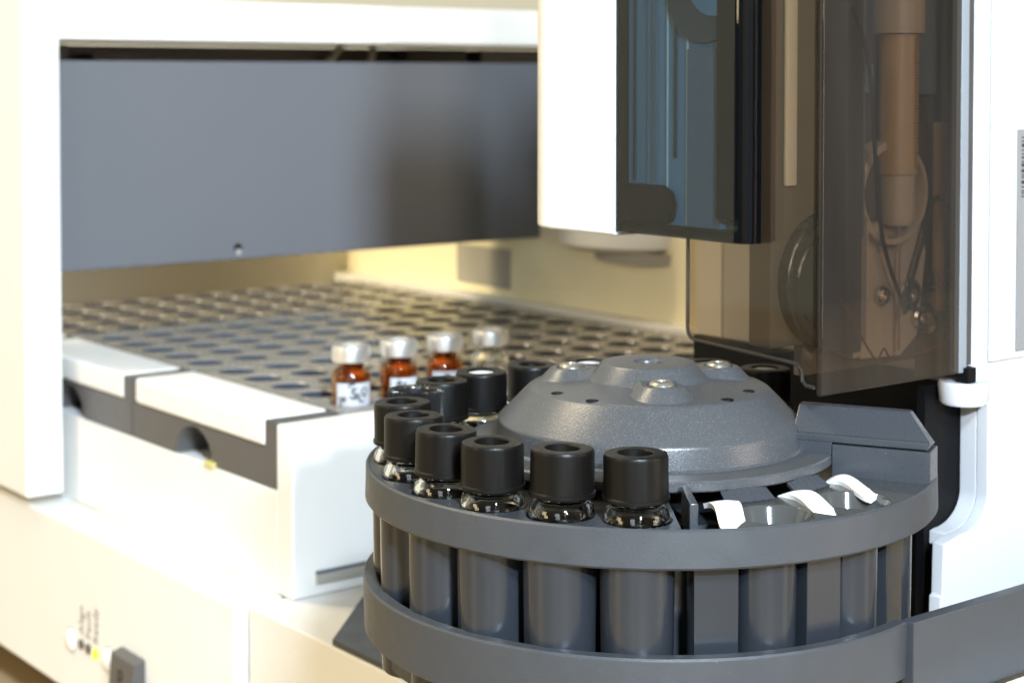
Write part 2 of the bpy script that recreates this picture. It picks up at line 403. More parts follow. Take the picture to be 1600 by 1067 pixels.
# ---------------- crimp vials standing in the front row
def vial_profile(r, rn, zb, zs0, zs1, zt):
    o = [(0, zb), (r-.8, zb), (r, zb+.8), (r, zs0)]
    for k in range(1, 7):
        a = math.pi/2*k/6; o.append((rn+.35+(r-rn-.35)*math.cos(a), zs0+(zs1-zs0)*math.sin(a)))
    o += [(rn, zs1+.4), (rn, zt)]
    w = .9
    i = [(rn-w, zt), (rn-w, zs1)]
    for k in range(6, 0, -1):
        a = math.pi/2*k/6; i.append((rn-w+.2+(r-rn-.2)*math.cos(a), zs0-w*.6+(zs1-zs0)*math.sin(a)))
    i += [(r-w, zs0-w), (r-w, zb+1.6), (r-2, zb+1.0), (0, zb+1.0)]
    return o+i
def make_crimp(i, loc, label, gl, words):
    t = thing('crimp_vial', loc, label, 'vial', 'crimp-capped vials standing in the near rack')
    x, y, z = loc
    bm = BM(); lathe(bm, [(r, z+h) for r, h in vial_profile(5.6, 3.6, 0, 22.6, 25.2, 28.5)], (x, y), 48)
    obj('bottle', bm, gl, t, ang=50)
    bm = BM(); lathe(bm, [(3.75, z+27.35), (5.3, z+27.3), (5.55, z+27.6), (5.55, z+31.2), (5.2, z+31.75), (4.6, z+31.9), (3.0, z+31.9), (2.8, z+31.6), (0, z+31.6)], (x, y), 48)
    cp = obj('crimp_cap', bm, M['crimp'], t, ang=40)
    bm = BM(); lathe(bm, [(0, z+31.72), (2.7, z+31.72), (2.75, z+31.62)], (x, y), 32)
    obj('septum', bm, M['septum'], cp)
    if words:
        av = math.atan2(-.248-y*S, -.227-x*S)      # the label is stuck on the side that faces the open front
        a0, a1 = av-R(words[1]), av+R(words[2])
        bm = BM(); n = 24; lo = z+9; hi = z+words[3]
        A = [bm.verts.new((x+5.68*math.cos(a0+(a1-a0)*k/n), y+5.68*math.sin(a0+(a1-a0)*k/n), lo)) for k in range(n+1)]
        B = [bm.verts.new((v.co.x, v.co.y, hi)) for v in A]
        for k in range(n): bm.faces.new((A[k], A[k+1], B[k+1], B[k]))
        lab = obj('paper_label', bm, M['label'], t)
        if words[0]:
            bm = BM()
            for (w, ang, h, sz, rot) in words[0]:
                b2 = text_mesh(w, sz*1.25, .01, .09); b2.transform(Matrix.Rotation(R(rot), 4, 'Z'))
                for v in b2.verts:
                    a = av+R(ang)+v.co.x/5.7; rr = 5.80+v.co.z
                    v.co = Vector((x+rr*math.cos(a), y+rr*math.sin(a), z+h+v.co.y))
                me = bpy.data.meshes.new('w'); b2.to_mesh(me); b2.free(); bm.from_mesh(me); bpy.data.meshes.remove(me)
            obj('handwriting', bm, M['ink'], lab, smooth=False)
    return t
crimp_scrib = [('RA', -38, 17.6, 2.6, -80), ('P', -10, 20.6, 2.8, -20), ('5', -6, 17.4, 3.6, -10), ('<', 8, 16.0, 3.0, 20), ('Q', 24, 18.9, 2.4, -30), ('L', 22, 16.0, 2.8, 10)]
make_crimp(0, (38.7, 168, 26.2), 'amber crimp vial leftmost in the rack, white label with black handwriting', M['amber'], (crimp_scrib, 45, 70, 21.6))
make_crimp(1, (55.1, 168, 26.2), 'amber crimp vial second from left, label partly behind the knurled cap', M['amber'], ([('RS', -10, 19, 2.4, -20)], 25, 70, 21.4))
make_crimp(2, (71.6, 168, 26.2), 'amber crimp vial third from left, standing beside the clear one', M['amber'], ([('m', 0, 20, 1.6, 0)], 40, 60, 21.6))
make_crimp(3, (88.6, 168, 26.2), 'clear glass crimp vial at the right end of the row', M['glass'], None)

# ================================================================== gantry frame over the racks
t = thing('gantry_frame', (120, 300, -1.5), 'white gantry frame with blue grey panel standing over the vial racks', 'gantry')
bm = BM(); prism(bm, [(-10.6, -1.5), (2.0, -1.5), (2.0, 146.6), (285, 146.6), (285, 160.5), (-10.6, 160.5)], 1, 284.8, 343, .8, 3); obj('frame', bm, M['white'], t)
bm = BM(); box(bm, 2.1, 213, 296, 300, 69.6, 140.0, .5)
pn = obj('panel', bm, M['panel'], t)
bm = BM(); cyl(bm, (73.0, 295.4, 72.3), (73.0, 296.5, 72.3), 1.1, 16); obj('screw', bm, M['sticker'], pn)
bm = BM(); cyl(bm, (73.0, 295.8, 73.7), (73.0, 296.5, 73.7), 1.6, 16); obj('screw_hole', bm, M['black'], pn)
bm = BM(); box(bm, 2.1, 285, 364, 368, 120, 146.4); obj('rear_plate', bm, M['inner'], t)
for a in ((16, 34, 352, 146.4), (44, 70, 352, 143.0), (185, 215, 352, 146.4), (225, 290, 354, 146.4)):
    bm = BM(); box(bm, a[0], a[1], a[2], 363.8, 120, a[3]); obj('carriage', bm, M['inner_dark'], t)
bm = BM(); tube(bm, [(150, 358, 141), (158, 358, 150)], 1.6); obj('cable', bm, M['beige'], t)
bm = BM(); tube(bm, [(170, 358, 140), (172, 358, 150)], 1.6); obj('cable', bm, M['beige'], t)
bm = BM(); box(bm, 2.2, 284, 343.2, 368, 147.5, 160); obj('top_cover', bm, M['inner_dark'], t)
# far housing that hangs at the back of the bay
t = thing('rear_housing', (225, 245, 76), 'rounded white housing at the back of the tray bay, behind the tower', 'housing')
bm = BM(); lathe(bm, [(0, 69), (28, 69), (31, 71), (31, 200), (0, 200)], (222, 248), 64); obj('shell', bm, M['white'], t)
bm = BM(); lathe(bm, [(0, 64.5), (27, 64.5), (27.5, 68.9), (0, 68.9)], (228, 240), 64); obj('lower_band', bm, M['sticker'], t)

# ================================================================== turret base cabinet
t = thing('turret_base', (60, 30, -78), 'white textured base cabinet under the turret', 'instrument base')
bm = BM(); box(bm, -4.4, 230, -30, 151.2, -70, -5, .7, 3); obj('housing', bm, M['white_tex'], t)
bm = BM(); prism(bm, [(-4.0, 110), (27, 141), (95, 141), (95, -28), (-4.0, -28)], 2, -4.95, -3.4, .2); obj('dark_deck', bm, M['dark'], t)
for x in (10, 200):
    for y in (-10, 130): bm = BM(); lathe(bm, [(0, -78), (9, -78), (10, -70.1), (0, -70.1)], (x, y), 20); obj('foot', bm, M['rubber'], t)
bm = BM(); lathe(bm, [(0, -3.3), (6.2, -3.3), (6.2, 19), (5.2, 24.9), (0, 24.9)], (-2, 62), 32); obj('support_post', bm, M['beige'], t)
bm = BM(); box(bm, 24, 190, -66, -56.2, -70, 23.4, .6, 3); obj('front_lip', bm, M['white_tex'], t)

# compass angle of the turret side that faces the open front
AZ = math.atan2(-.7891, -.6143)
def pa(phi): return AZ+R(phi)                         # phi grows to the right of that side
# ================================================================== guard ring with its arm
t = thing('guard_ring', (0, 0, 25), 'dark grey guard ring and straight arm around the foot of the turret', 'guard ring')
bm = BM(); lathe(bm, [(52.8, 28.5), (54.6, 28.5), (55.4, 29.1), (55.6, 38.6), (55.3, 39.0), (53.2, 39.0), (52.8, 38.6)], (0, 0), 160, closed=True, a0=pa(-175), a1=pa(50.2))
obj('ring', bm, M['dark'], t)
bm = BM(); lathe(bm, [(0, 27.2), (52.7, 27.2), (52.7, 25), (0, 25)], (0, 0), 128); obj('floor_disc', bm, M['dark'], t)
bm = BM(); box(bm, 11.9, 190, -55.75, -52.95, 23.6, 39.1, .3, 2); obj('arm', bm, M['dark'], t)

# ================================================================== turret
def pol(phi, r, z=0.0): a = pa(phi); return (r*math.cos(a), r*math.sin(a), z)
RV, STEP, PH0 = 47.4, 16.15, -6.7
slots = [PH0-STEP*k for k in range(14)]
t = thing('vial_turret', (0, 0, 22), 'round dark grey vial turret with raised dome and ring of vial pockets', 'turret')
# plate with pockets: polar cells
bm = BM(); ZT = 60.0; n = 32
def polar_cell(bm, phi, half, r0, r1, rh, depth, rb=None):
    rb = rh-.3 if rb is None else rb
    c = Vector(pol(phi, RV)); rc = RV
    def edge(a):                                   # perimeter point in (u along angle, v radial)
        cu, cv = math.cos(a), math.sin(a)
        tu = half/abs(cu) if abs(cu) > 1e-9 else 1e9
        vmax = (r1-rc) if cv > 0 else (rc-r0)
        tv = vmax/abs(cv) if abs(cv) > 1e-9 else 1e9
        # u in degrees scaled to mm
        k = math.pi/180*rc
        tt = min(half*k/abs(cu) if abs(cu) > 1e-9 else 1e9, tv)
        return (cu*tt/k, cv*tt)
    P, H, D, B = [], [], [], []
    k = math.pi/180*rc
    angs = [2*math.pi*(i+.5)/n for i in range(n)]
    for i, a in enumerate(angs):
        u, v = edge(a); P.append((u, v))
        hx, hv = rh*math.cos(a), rh*math.sin(a)
        # true circle in the plane about the cell centre
        er = c.normalized(); et = Vector((-er.y, er.x, 0))
        q = c+et*hx+er*hv
        H.append(bm.verts.new((q.x, q.y, ZT))); q2 = c+(et*hx+er*hv)*((rh-.3)/rh)
        q3 = c+(et*hx+er*hv)*(rb/rh)
        D.append(bm.verts.new((q2.x, q2.y, ZT-.3))); B.append(bm.verts.new((q3.x, q3.y, ZT-depth)))
    PV = [bm.verts.new(pol(phi+u, rc+v, ZT)) for u, v in P]
    for i in range(n):
        j = (i+1) % n
        (u0, v0), (u1, v1) = P[i], P[j]
        if abs(u0-u1) > 1e-6 and abs(v0-v1) > 1e-6 and abs(abs(v0)-abs(v1)) > 1e-6 or (abs(abs(u0)-half) < 1e-6) != (abs(abs(u1)-half) < 1e-6):
            cu = half if max(u0, u1) > 0 and abs(max(u0, u1)-half) < 1e-3 else -half
            cv = (r1-rc) if max(v0, v1) > 0 and abs(max(v0, v1)-(r1-rc)) < 1e-3 else -(rc-r0)
            q = bm.verts.new(pol(phi+cu, rc+cv, ZT)); bm.faces.new((PV[i], q, PV[j], H[j], H[i]))
        else: bm.faces.new((PV[i], PV[j], H[j], H[i]))
        bm.faces.new((H[i], H[j], D[j], D[i])); bm.faces.new((D[i], D[j], B[j], B[i]))
    bm.faces.new(B)
for ph in slots: polar_cell(bm, ph, STEP/2, 33, 54.2, 6.05, 22)
bmesh.ops.remove_doubles(bm, verts=bm.verts[:], dist=.002)
bmesh.ops.recalc_face_normals(bm, faces=bm.faces[:])
obj('pocket_plate', bm, M['plate'], t, ang=25)
# outer rim band
bm = BM(); lathe(bm, [(54.15, 60.1), (54.6, 60.25), (55.0, 59.9), (55.15, 53.9), (54.8, 53.5), (52.5, 53.5), (52.5, 59.0), (54.15, 59.0)], (0, 0), 200, closed=True)
obj('rim', bm, M['dark'], t)
# inner core wall so nothing shows through
bm = BM(); lathe(bm, [(0, 24), (41.5, 24), (41.5, 57.5), (0, 57.5)], (0, 0), 96); obj('core', bm, M['barrel'], t)
# vial barrels
for ph in slots:
    c = pol(ph, RV); bm = BM()
    lathe(bm, [(0, 23.6), (5.6, 23.6), (6.0, 24.2), (6.45, 57.9), (0, 57.9)], (c[0], c[1]), 40)
    obj('barrel', bm, M['barrel'], t)
# wide pockets and flat panels on the right
special = [20.5, 43.5, 68.5]
for ph in special:
    c = pol(ph, 46.8 if ph < 60 else 45.4); bm = BM()
    lathe(bm, [(0, 23.6), (5.0, 23.6), (5.2, 24.2), (5.5, 55), (0, 55)], (c[0], c[1]), 40)
    obj('wide_barrel', bm, M['barrel'], t)
for ph in (8.6, 32.2, 57.0):
    bm = BM(); a = [pol(ph-4.6, 44.5), pol(ph-4.4, 50.5), pol(ph+4.4, 50.5), pol(ph+4.6, 44.5)]
    prism(bm, [(p[0], p[1]) for p in a], 2, 23.8, 55, .25)
    obj('flat_web', bm, M['barrel'], t)
# right-hand sector floor
bm = BM()
lathe(bm, [(33, 52.8), (52.4, 52.8), (52.4, 56.6), (40, 56.6), (33, 55.0)], (0, 0), 40, closed=True, a0=pa(1.4), a1=pa(100))
obj('sector_floor', bm, M['plate'], t)
def grid_surf(bm, f, nu, nv):
    V = [[bm.verts.new(f(i/nu, j/nv)) for j in range(nv+1)] for i in range(nu+1)]
    for i in range(nu):
        for j in range(nv): bm.faces.new((V[i][j], V[i+1][j], V[i+1][j+1], V[i][j+1]))
def solidify(bm, d):
    bmesh.ops.recalc_face_normals(bm, faces=bm.faces[:])
    bmesh.ops.solidify(bm, geom=bm.faces[:], thickness=d)
# moulded funnels
def sm(x): x = min(1, max(0, x)); return x*x*(3-2*x)
for ph in (22.6, 45.0):
    bm = BM(); polar_cell(bm, ph, 11.15, 37.5, 54.2, 6.6, 9.5, 2.4)
    bmesh.ops.remove_doubles(bm, verts=bm.verts[:], dist=.002); bmesh.ops.recalc_face_normals(bm, faces=bm.faces[:])
    obj('funnel', bm, M['funnel'], t, ang=25)
    bm = BM()
    def f(u, v, ph=ph):
        p = ph-7.0+14.5*u; r = 36.7+2.6*v
        return pol(p, r, 61.9-1.5*v+.35*math.sin(math.pi*u)*(1-v)+.06*math.sin(37*u))
    grid_surf(bm, f, 30, 3); solidify(bm, .6)
    obj('funnel_lip', bm, M['plate'], t, ang=60)
bm = BM()
grid_surf(bm, lambda u, v: pol(56.2+9.7*u, 37.5+16.7*v, 60.0), 8, 2); solidify(bm, .6); obj('sector_plate', bm, M['plate'], t)
# white curved clips between the funnels
for pin, pout, rout in ((16.2, 11.4, 53.4), (39.4, 32.6, 52.8), (61.6, 52.2, 48.6)):
    bm = BM()
    def f(u, v, pin=pin, pout=pout, rout=rout):
        r = 37.2+(rout-37.2)*v
        w = 6.4-1.2*v
        p = pin+(pout-pin)*sm(v)**.8+(u-.5)*w-2.6*(1-u)*(1-v)**3
        z = 61.4-.2*v-1.5*sm((v-.1)/.9)-1.3*(1-v)**5
        return pol(p, r, z+.3*math.sin(math.pi*u))
    grid_surf(bm, f, 8, 18); solidify(bm, .9)
    obj('clip', bm, M['white_clip'], t, ang=60)
# small upright fin between the vials and the funnels
bm = BM(); q = [pol(4.2, 38), pol(3.2, 51), pol(4.9, 51), pol(6.1, 38)]
prism(bm, [(p[0], p[1]) for p in q], 2, 56.6, 63.6, .3); obj('fin', bm, M['plate'], t)
# wing on the right
er = Vector(pol(66, 1)); et = Vector((-er.y, er.x, 0))      # et points further back
def wing(bm, prof, r0, r1, cut=None, bev=.25):
    """prof: (t, z) cross-section swept radially"""
    a = [bm.verts.new(er*r0+et*tt+Vector((0, 0, z))) for tt, z in prof]
    b = [bm.verts.new(er*(r1 if cut is None else cut(z))+et*tt+Vector((0, 0, z))) for tt, z in prof]
    k = len(prof); fl = [bm.faces.new(a), bm.faces.new(b[::-1])]
    for i in range(k): fl.append(bm.faces.new((a[i], b[i], b[(i+1) % k], a[(i+1) % k])))
    bmesh.ops.recalc_face_normals(bm, faces=fl)
    if bev: bmesh.ops.bevel(bm, geom=list({e for f in fl for e in f.edges}), offset=bev, segments=2, profile=.5, affect='EDGES')
bm = BM(); wing(bm, [(0, 56.7), (0, 65.8), (7.5, 65.8), (7.5, 56.7)], 36.3, 54.5); obj('wing_foot', bm, M['plate'], t)
bm = BM()
prof = [(.25, 66.1), (.25, 67.4), (.9, 67.55), (5.6, 72.0), (8, 72.0), (8, 66.1)]
wing(bm, prof, 28.6, 54, cut=lambda z: 54.0 if z < 68 else 49.6); obj('wing_top', bm, M['plate'], t)
bm = BM(); wing(bm, [(.45, 63.6), (.45, 67.2), (14, 67.2), (14, 63.6)], 26, 36.2, bev=.2); obj('wing_step', bm, M['plate'], t)
# dome
DOME = [(0, 61.7), (35.9, 61.7), (36.2, 62.0), (36.2, 63.4), (35.9, 63.7), (30.4, 63.8), (29.9, 64.2), (29.5, 67.7), (29.2, 68.4), (23.6, 74.0), (23.0, 74.4), (22.2, 74.6), (12.2, 75.6), (11.6, 75.9), (9.4, 78.6), (8.9, 78.9), (3.0, 78.95), (2.6, 78.7), (2.5, 78.2), (0, 78.1)]
dm = BM(); lathe(dm, DOME, (0, 0), 128)
dome = obj('dome', dm, M['dome'], t, ang=22)
for ph in (4.7, 112.8, -107.0):
    c = pol(ph, 15.6); bm = BM()
    lathe(bm, [(6.6, 74.4), (4.2, 76.9), (3.8, 77.1), (2.9, 77.15), (2.8, 76.8), (0, 76.7)], (c[0], c[1]), 40)
    # web joining the boss to the middle
    w0, w1 = Vector(pol(ph, 8.0)), Vector(pol(ph, 15.6)); tt = Vector((-w0.y, w0.x, 0)).normalized()
    a = [w0+tt*6+Vector((0, 0, 74.6)), w0+tt*3.4+Vector((0, 0, 77.0)), w0-tt*3.4+Vector((0, 0, 77.0)), w0-tt*6+Vector((0, 0, 74.6))]
    b = [w1+tt*6.2+Vector((0, 0, 74.3)), w1+tt*3.4+Vector((0, 0, 76.95)), w1-tt*3.4+Vector((0, 0, 76.95)), w1-tt*6.2+Vector((0, 0, 74.3))]
    A = [bm.verts.new(v) for v in a]; B = [bm.verts.new(v) for v in b]
    for i in range(3): bm.faces.new((A[i], A[i+1], B[i+1], B[i]))
    bmesh.ops.recalc_face_normals(bm, faces=bm.faces[:])
    obj('screw_boss', bm, M['dome'], dome, ang=22)
    bm = BM(); lathe(bm, [(2.45, 76.8), (2.4, 77.3), (2.0, 77.75), (1.05, 77.9), (.95, 77.4), (0, 77.35)], (c[0], c[1]), 32)
    sc_ = obj('screw', bm, M['screw'], dome)
    bm = BM(); lathe(bm, [(0, 77.42), (.9, 77.42), (.92, 77.38)], (c[0], c[1]), 6); obj('drive_recess', bm, M['black'], sc_, smooth=False)
for ph, r in ((-59.1, 21.0), (-33.0, 21.6), (63.6, 20.4), (37.9, 21.6)):
    c = pol(ph, r); bm = BM(); zz = 74.6+(22.2-r)*.1
    lathe(bm, [(0, zz+.08), (1.15, zz+.1), (1.3, zz-.3)], (c[0], c[1]), 24); obj('pin_hole', bm, M['black'], dome)

# ================================================================== screw-cap vials in the turret
ZB = 39.4
def make_vial(loc, label, knurl=False, sept=None):
    t = thing('screw_cap_vial', loc, label, 'vial', 'black screw-cap vials in the turret pockets')
    x, y, z = loc
    bm = BM(); lathe(bm, [(r, z+h) for r, h in vial_profile(5.75, 4.1, 0, 20.7, 23.2, 25.5)], (x, y), 48)
    obj('bottle', bm, M['glass'], t, ang=50)
    bm = BM(); lathe(bm, [(0, z+1.1), (4.75, z+1.1), (4.75, z+15.0), (0, z+15.0)], (x, y), 40)
    obj('liquid', bm, M['liquid'], t)
    bm = BM()
    if knurl:
        N = 64
        pr = [(3.9, 24.0), (5.5, 24.0), (5.85, 24.3), (5.85, 31.7), (5.6, 32.3), (4.3, 32.0), (4.2, 31.6), (4.1, 29.8), (0, 29.8)]
        lathe(bm, [(r, z+h) for r, h in pr], (x, y), N, rfun=lambda k, i, r: r-(.85 if (i % 2) and k in (2, 3, 4) else 0))
    else:
        pr = [(3.9, 24.0), (5.62, 24.0), (5.75, 24.2), (5.75, 24.7), (5.52, 24.95), (5.5, 31.3), (5.3, 31.85), (4.9, 32.0), (3.2, 32.0), (2.98, 31.75), (2.9, 28.6), (0, 28.6)]
        lathe(bm, [(r, z+h) for r, h in pr], (x, y), 64)
    cp = obj('screw_cap', bm, M['knurl' if knurl else 'cap'], t, ang=28 if not knurl else 20, label='finely ribbed cap' if knurl else None)
    if sept:
        bm = BM(); lathe(bm, [(0, z+31.7), (2.2, z+31.65), (2.85, z+31.5), (2.85, z+30.4)], (x, y), 32); obj('septum', bm, M[sept], cp)
    return t
VL = [
 ('black screw-cap vial in the pocket right beside the upright fin', 0, None),
 ('black screw-cap vial next to the one beside the fin, small glint in its cap hole', 0, None),
 ('black screw-cap vial third from the upright fin along the front rim', 0, None),
 ('black screw-cap vial fourth from the upright fin along the front rim', 0, None),
 ('black screw-cap vial fifth from the fin, crowded against its left neighbour', 0, None),
 ('leftmost plain black screw-cap vial, just in front of the knurled cap', 0, None),
 ('black screw-cap vial with finely knurled ribbed cap', 1, None),
 ('plain black screw-cap vial between the knurled cap and a white septum cap', 0, None),
 ('black screw-cap vial with white septum left of the dome, before the amber vials', 0, 'septum'),
 ('black screw-cap vial with dark cap hole hidden half behind the left of the dome', 0, None),
 ('black screw-cap vial with pale septum behind the left screw of the dome', 0, 'septum'),
 ('black screw-cap vial with grey septum directly behind the middle of the dome', 0, 'septum_grey'),
 ('black screw-cap vial with pale septum behind the right screw of the dome', 0, 'septum_grey'),
 ('black screw-cap vial with white septum under the corner of the smoked cover', 0, 'septum'),
]
for ph, (lb, kn, sp) in zip(slots, VL):
    p = pol(ph, RV, ZB+random.uniform(-.25, .2)); vt = make_vial(p, lb, kn, sp)
    vt.rotation_euler = (R(random.uniform(-.9, .9)), R(random.uniform(-.9, .9)), R(random.uniform(0, 360)))

# ================================================================== injector tower
t = thing('injector_tower', (40, 0, 20), 'tall white injector tower with smoked acrylic door and blue tinted nose cover', 'injector')
TOP = 262
# white right-hand side with a rounded cut-out for the turret
def cut(xt, xb, zt, zb, low):       # outline of the side wall with its rounded cut-out
    r = min(xt-xb, zt-zb)
    q = [(61.7, TOP), (61.7, 71.0), (xt, 71.0), (xt, zt)]
    q += [(xt-(xt-xb)*.62*(1-math.cos(a)), zt-(zt-zb-1.2)*math.sin(a)) for a in [math.pi/2*k/10 for k in range(1, 11)]]
    return q+[(xb, zb), (xb-.3, low+14), (xb-.9, low+13.8), (xb-1.2, low), (125, low), (125, TOP)]
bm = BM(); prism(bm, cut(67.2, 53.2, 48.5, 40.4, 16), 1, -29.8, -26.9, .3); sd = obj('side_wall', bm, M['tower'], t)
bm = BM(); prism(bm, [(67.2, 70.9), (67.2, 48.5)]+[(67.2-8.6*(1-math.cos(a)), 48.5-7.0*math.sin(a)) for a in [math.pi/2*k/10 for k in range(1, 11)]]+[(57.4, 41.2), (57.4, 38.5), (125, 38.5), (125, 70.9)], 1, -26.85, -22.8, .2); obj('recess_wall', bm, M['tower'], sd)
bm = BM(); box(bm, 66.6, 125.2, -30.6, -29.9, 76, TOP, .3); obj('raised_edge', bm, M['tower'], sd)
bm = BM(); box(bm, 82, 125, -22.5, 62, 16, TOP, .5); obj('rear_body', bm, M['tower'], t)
bm = BM(); box(bm, 74.9, 110, -31.05, -30.65, 77.5, 123.5, .15)
pl = obj('rating_label', bm, M['grey_label'], sd)
bm = BM(); zz = 122.0
random.seed(3)
while zz > 109.6:
    w = random.choice((.25, .25, .4, .65)); box(bm, 75.9, 92, -31.15, -31.06, zz-w, zz); zz -= w+random.choice((.25, .4, .55))
obj('barcode', bm, M['ink'], pl)
# hinge knob
bm = BM(); nn = 20
lathe(bm, [(0, 67.6), (4.4, 67.6), (4.9, 68.2), (5.2, 71.5), (5.0, 72.4), (0, 72.4)], (62.0, -27.6), 40); obj('hinge_foot', bm, M['tower'], t)
bm = BM(); box(bm, 58.6, 61.4, -31.2, -28.2, 72.5, 75.6, .2); obj('hinge_pin', bm, M['black'], t)
# black cavity behind the turret
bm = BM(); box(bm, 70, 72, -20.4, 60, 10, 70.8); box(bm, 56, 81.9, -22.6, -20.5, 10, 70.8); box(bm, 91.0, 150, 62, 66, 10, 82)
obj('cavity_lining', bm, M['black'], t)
bm = BM(); box(bm, 82.6, 90.6, 63, 72, 10, 112, .4); obj('rear_post', bm, M['white'], t)
# mechanism behind the door
bm = BM(); box(bm, 18.4, 81.8, -15, -9, 81.4, TOP, .4); box(bm, 61.8, 81.8, -22.5, -15.1, 71.5, 82); obj('core_plate', bm, M['inner'], t)
bm = BM(); box(bm, 29.4, 34.2, -24.4, -17.4, 80.5, TOP, .4); obj('left_rail', bm, M['inner_dark'], t)
bm = BM(); box(bm, 34.3, 34.8, -24.4, -22, 103, TOP); obj('rail_edge', bm, M['inner_blue'], t)
bm = BM(); box(bm, 36.0, 36.5, -24, -21, 82, 107); obj('rail_edge', bm, M['inner_light'], t)
bm = BM(); box(bm, 21.4, 24.6, -16.2, -15.05, 113, TOP, .5); obj('reflection_strip', bm, M['inner_light'], t)  # pale solid strip stands in for a blurred reflection in the cover
bm = BM(); box(bm, 27, 81.5, -15.2, -13, 75.2, 81.3, .3); obj('lower_plate', bm, M['inner'], t)
bm = BM(); pts = [(40.5, 77.6), (40.5, 98), (43.5, 105), (59, 105), (61, 98), (58.5, 81), (53, 77.2)]
prism(bm, pts, 1, -18.6, -15.2, .4); obj('guide_block', bm, M['inner_light'], t)
bm = BM(); box(bm, 36.2, 39.6, -20.5, -15.2, 78.5, 86.5, .3); obj('guide_foot', bm, M['inner_light'], t)
# round bezel ring
def ring_y(bm, cx, cz, ro, ri, y0, y1, n=48, sx=1, sz=1):
    rg = []
    for (r, y) in ((ri, y1), (ri, y0), (ro-.3, y0), (ro, y0+.3), (ro, y1)):
        rg.append([bm.verts.new((cx+r*sx*math.cos(2*math.pi*k/n), y, cz+r*sz*math.sin(2*math.pi*k/n))) for k in range(n)])
    for A, B in zip(rg, rg[1:]):
        for k in range(n): bm.faces.new((A[k], A[(k+1) % n], B[(k+1) % n], B[k]))
    bmesh.ops.recalc_face_normals(bm, faces=bm.faces[:])
bm = BM(); ring_y(bm, 47.5, 111, 10.6, 9.3, -21.5, -17)
obj('guide_ring', bm, M['inner_light'], t)
bm = BM(); cyl(bm, (47.5, -16.2, 111), (47.5, -15.1, 111), 9.2, 40); obj('ring_backing', bm, M['inner'], t)
bm = BM(); ring_y(bm, 34.2, 93.9, 13.9, 12.6, -17.8, -15.0, 64); obj('port_rim', bm, M['gunmetal'], t)
bm = BM(); ring_y(bm, 35.6, 93.4, 10.4, 10.0, -15.9, -15.5, 64); obj('port_step', bm, M['gunmetal'], t)
bm = BM(); cyl(bm, (34.2, -15.6, 93.9), (34.2, -15.05, 93.9), 12.6, 56); obj('port_well', bm, M['well'], t)
# castings at the top
bm = BM(); prism(bm, [(56.5, 130.7), (82, 130.7), (82, TOP), (62, TOP), (59, 150), (56.5, 140)], 1, -18.0, -15.2, .3)
prism(bm, [(35, 138), (35.5, 150), (35, 160), (43, 160), (42, 149), (38, 143)], 1, -18.0, -15.2, .3)
prism(bm, [(40.5, 134), (43, 137), (45, 137), (45, 130.8), (42.5, 131.2)], 1, -18.0, -15.2, .3)
obj('upper_casting', bm, M['inner_blue'], t)
for (x, z, r) in ((36.8, 140.0, 2.0), (46.4, 90.2, 2.0), (55.0, 89.8, 3.2), (58.2, 84.7, 2.2), (66, 87.5, 2.0)):
    bm = BM(); lathe(bm, [(0, 0), (r, 0), (r, .9), (r*.8, 1.4), (r*.45, 1.5), (r*.4, .8), (0, .8)], (0, 0), 28)
    bm.transform(Matrix.Translation((x, -18.7, z)) @ Matrix.Rotation(R(90), 4, 'X')); obj('screw', bm, M['steel'], t)
bm = BM(); cyl(bm, (60, -19.5, 83.5), (80, -19.5, 84.5), 2.4, 20); cyl(bm, (62, -19.5, 92.5), (80, -19.5, 93), 1.5, 16); cyl(bm, (64, -20, 88), (64, -15, 88), 3.0, 20)
obj('fitting', bm, M['steel'], t)
bm = BM(); box(bm, 62.5, 63.2, -22, -19, 86, 125); obj('thin_rod', bm, M['brass'], t)
bm = BM()
tube(bm, spline([(28.2, -26.6, 147.5), (31.5, -26.4, 142), (34.5, -26.0, 133), (42, -22.5, 104), (49.6, -22, 88.4), (50.2, -22, 88.4), (56, -22, 102), (59.0, -22, 109.0), (62, -21.5, 109.2), (66, -21, 106.6), (74, -21, 101.5)], 8), .42, 8)
obj('black_wire', bm, M['rubber'], t)
bm = BM(); tube(bm, spline([(25, -27.0, 92), (31, -26.4, 85), (36, -26.4, 79.2), (38.5, -26.4, 81), (41, -26.4, 79), (50, -26.4, 79.2), (57, -26.6, 80.5), (60, -26.6, 83)], 8), .22, 8)  # thin tube stands in for wavy reddish reflections in the door
obj('red_reflection_line', bm, mat('brown_red_reflection', (.20, .05, .03), .4), t)
# smoked covers
bm = BM(); prism(bm, [(16.4, 74.5), (57.3, 74.5), (57.3, TOP), (16.4, TOP)], 1, -30.0, -28.6, .25); obj('door', bm, M['smoke'], t)
bm = BM(); box(bm, 57.28, 59.72, -30.05, -27.6, 74.6, TOP, .2); obj('door_edge', bm, mat('grey_door_edge', (.20, .22, .24), .3, .1, 900), t)
bm = BM(); box(bm, 59.6, 61.75, -29.6, -26.0, 76, TOP, .1); obj('hinge_strip', bm, M['inner_dark'], t)
def rpoly(pts, r, n=6):
    out = []
    k = len(pts)
    for i in range(k):
        p, a, b = Vector(pts[i]), Vector(pts[i-1]), Vector(pts[(i+1) % k])
        u = (a-p).normalized(); v = (b-p).normalized(); rr = r if not isinstance(r, dict) else r.get(i, .05)
        p0 = p+u*rr; p1 = p+v*rr
        if not isinstance(r, dict) or i in r: steps = range(n+1)
        else: out.append(tuple(p)); continue
        for j in steps:
            s = j/n; out.append(tuple(((1-s)**2*p0+2*s*(1-s)*p+s*s*p1)))
    return out
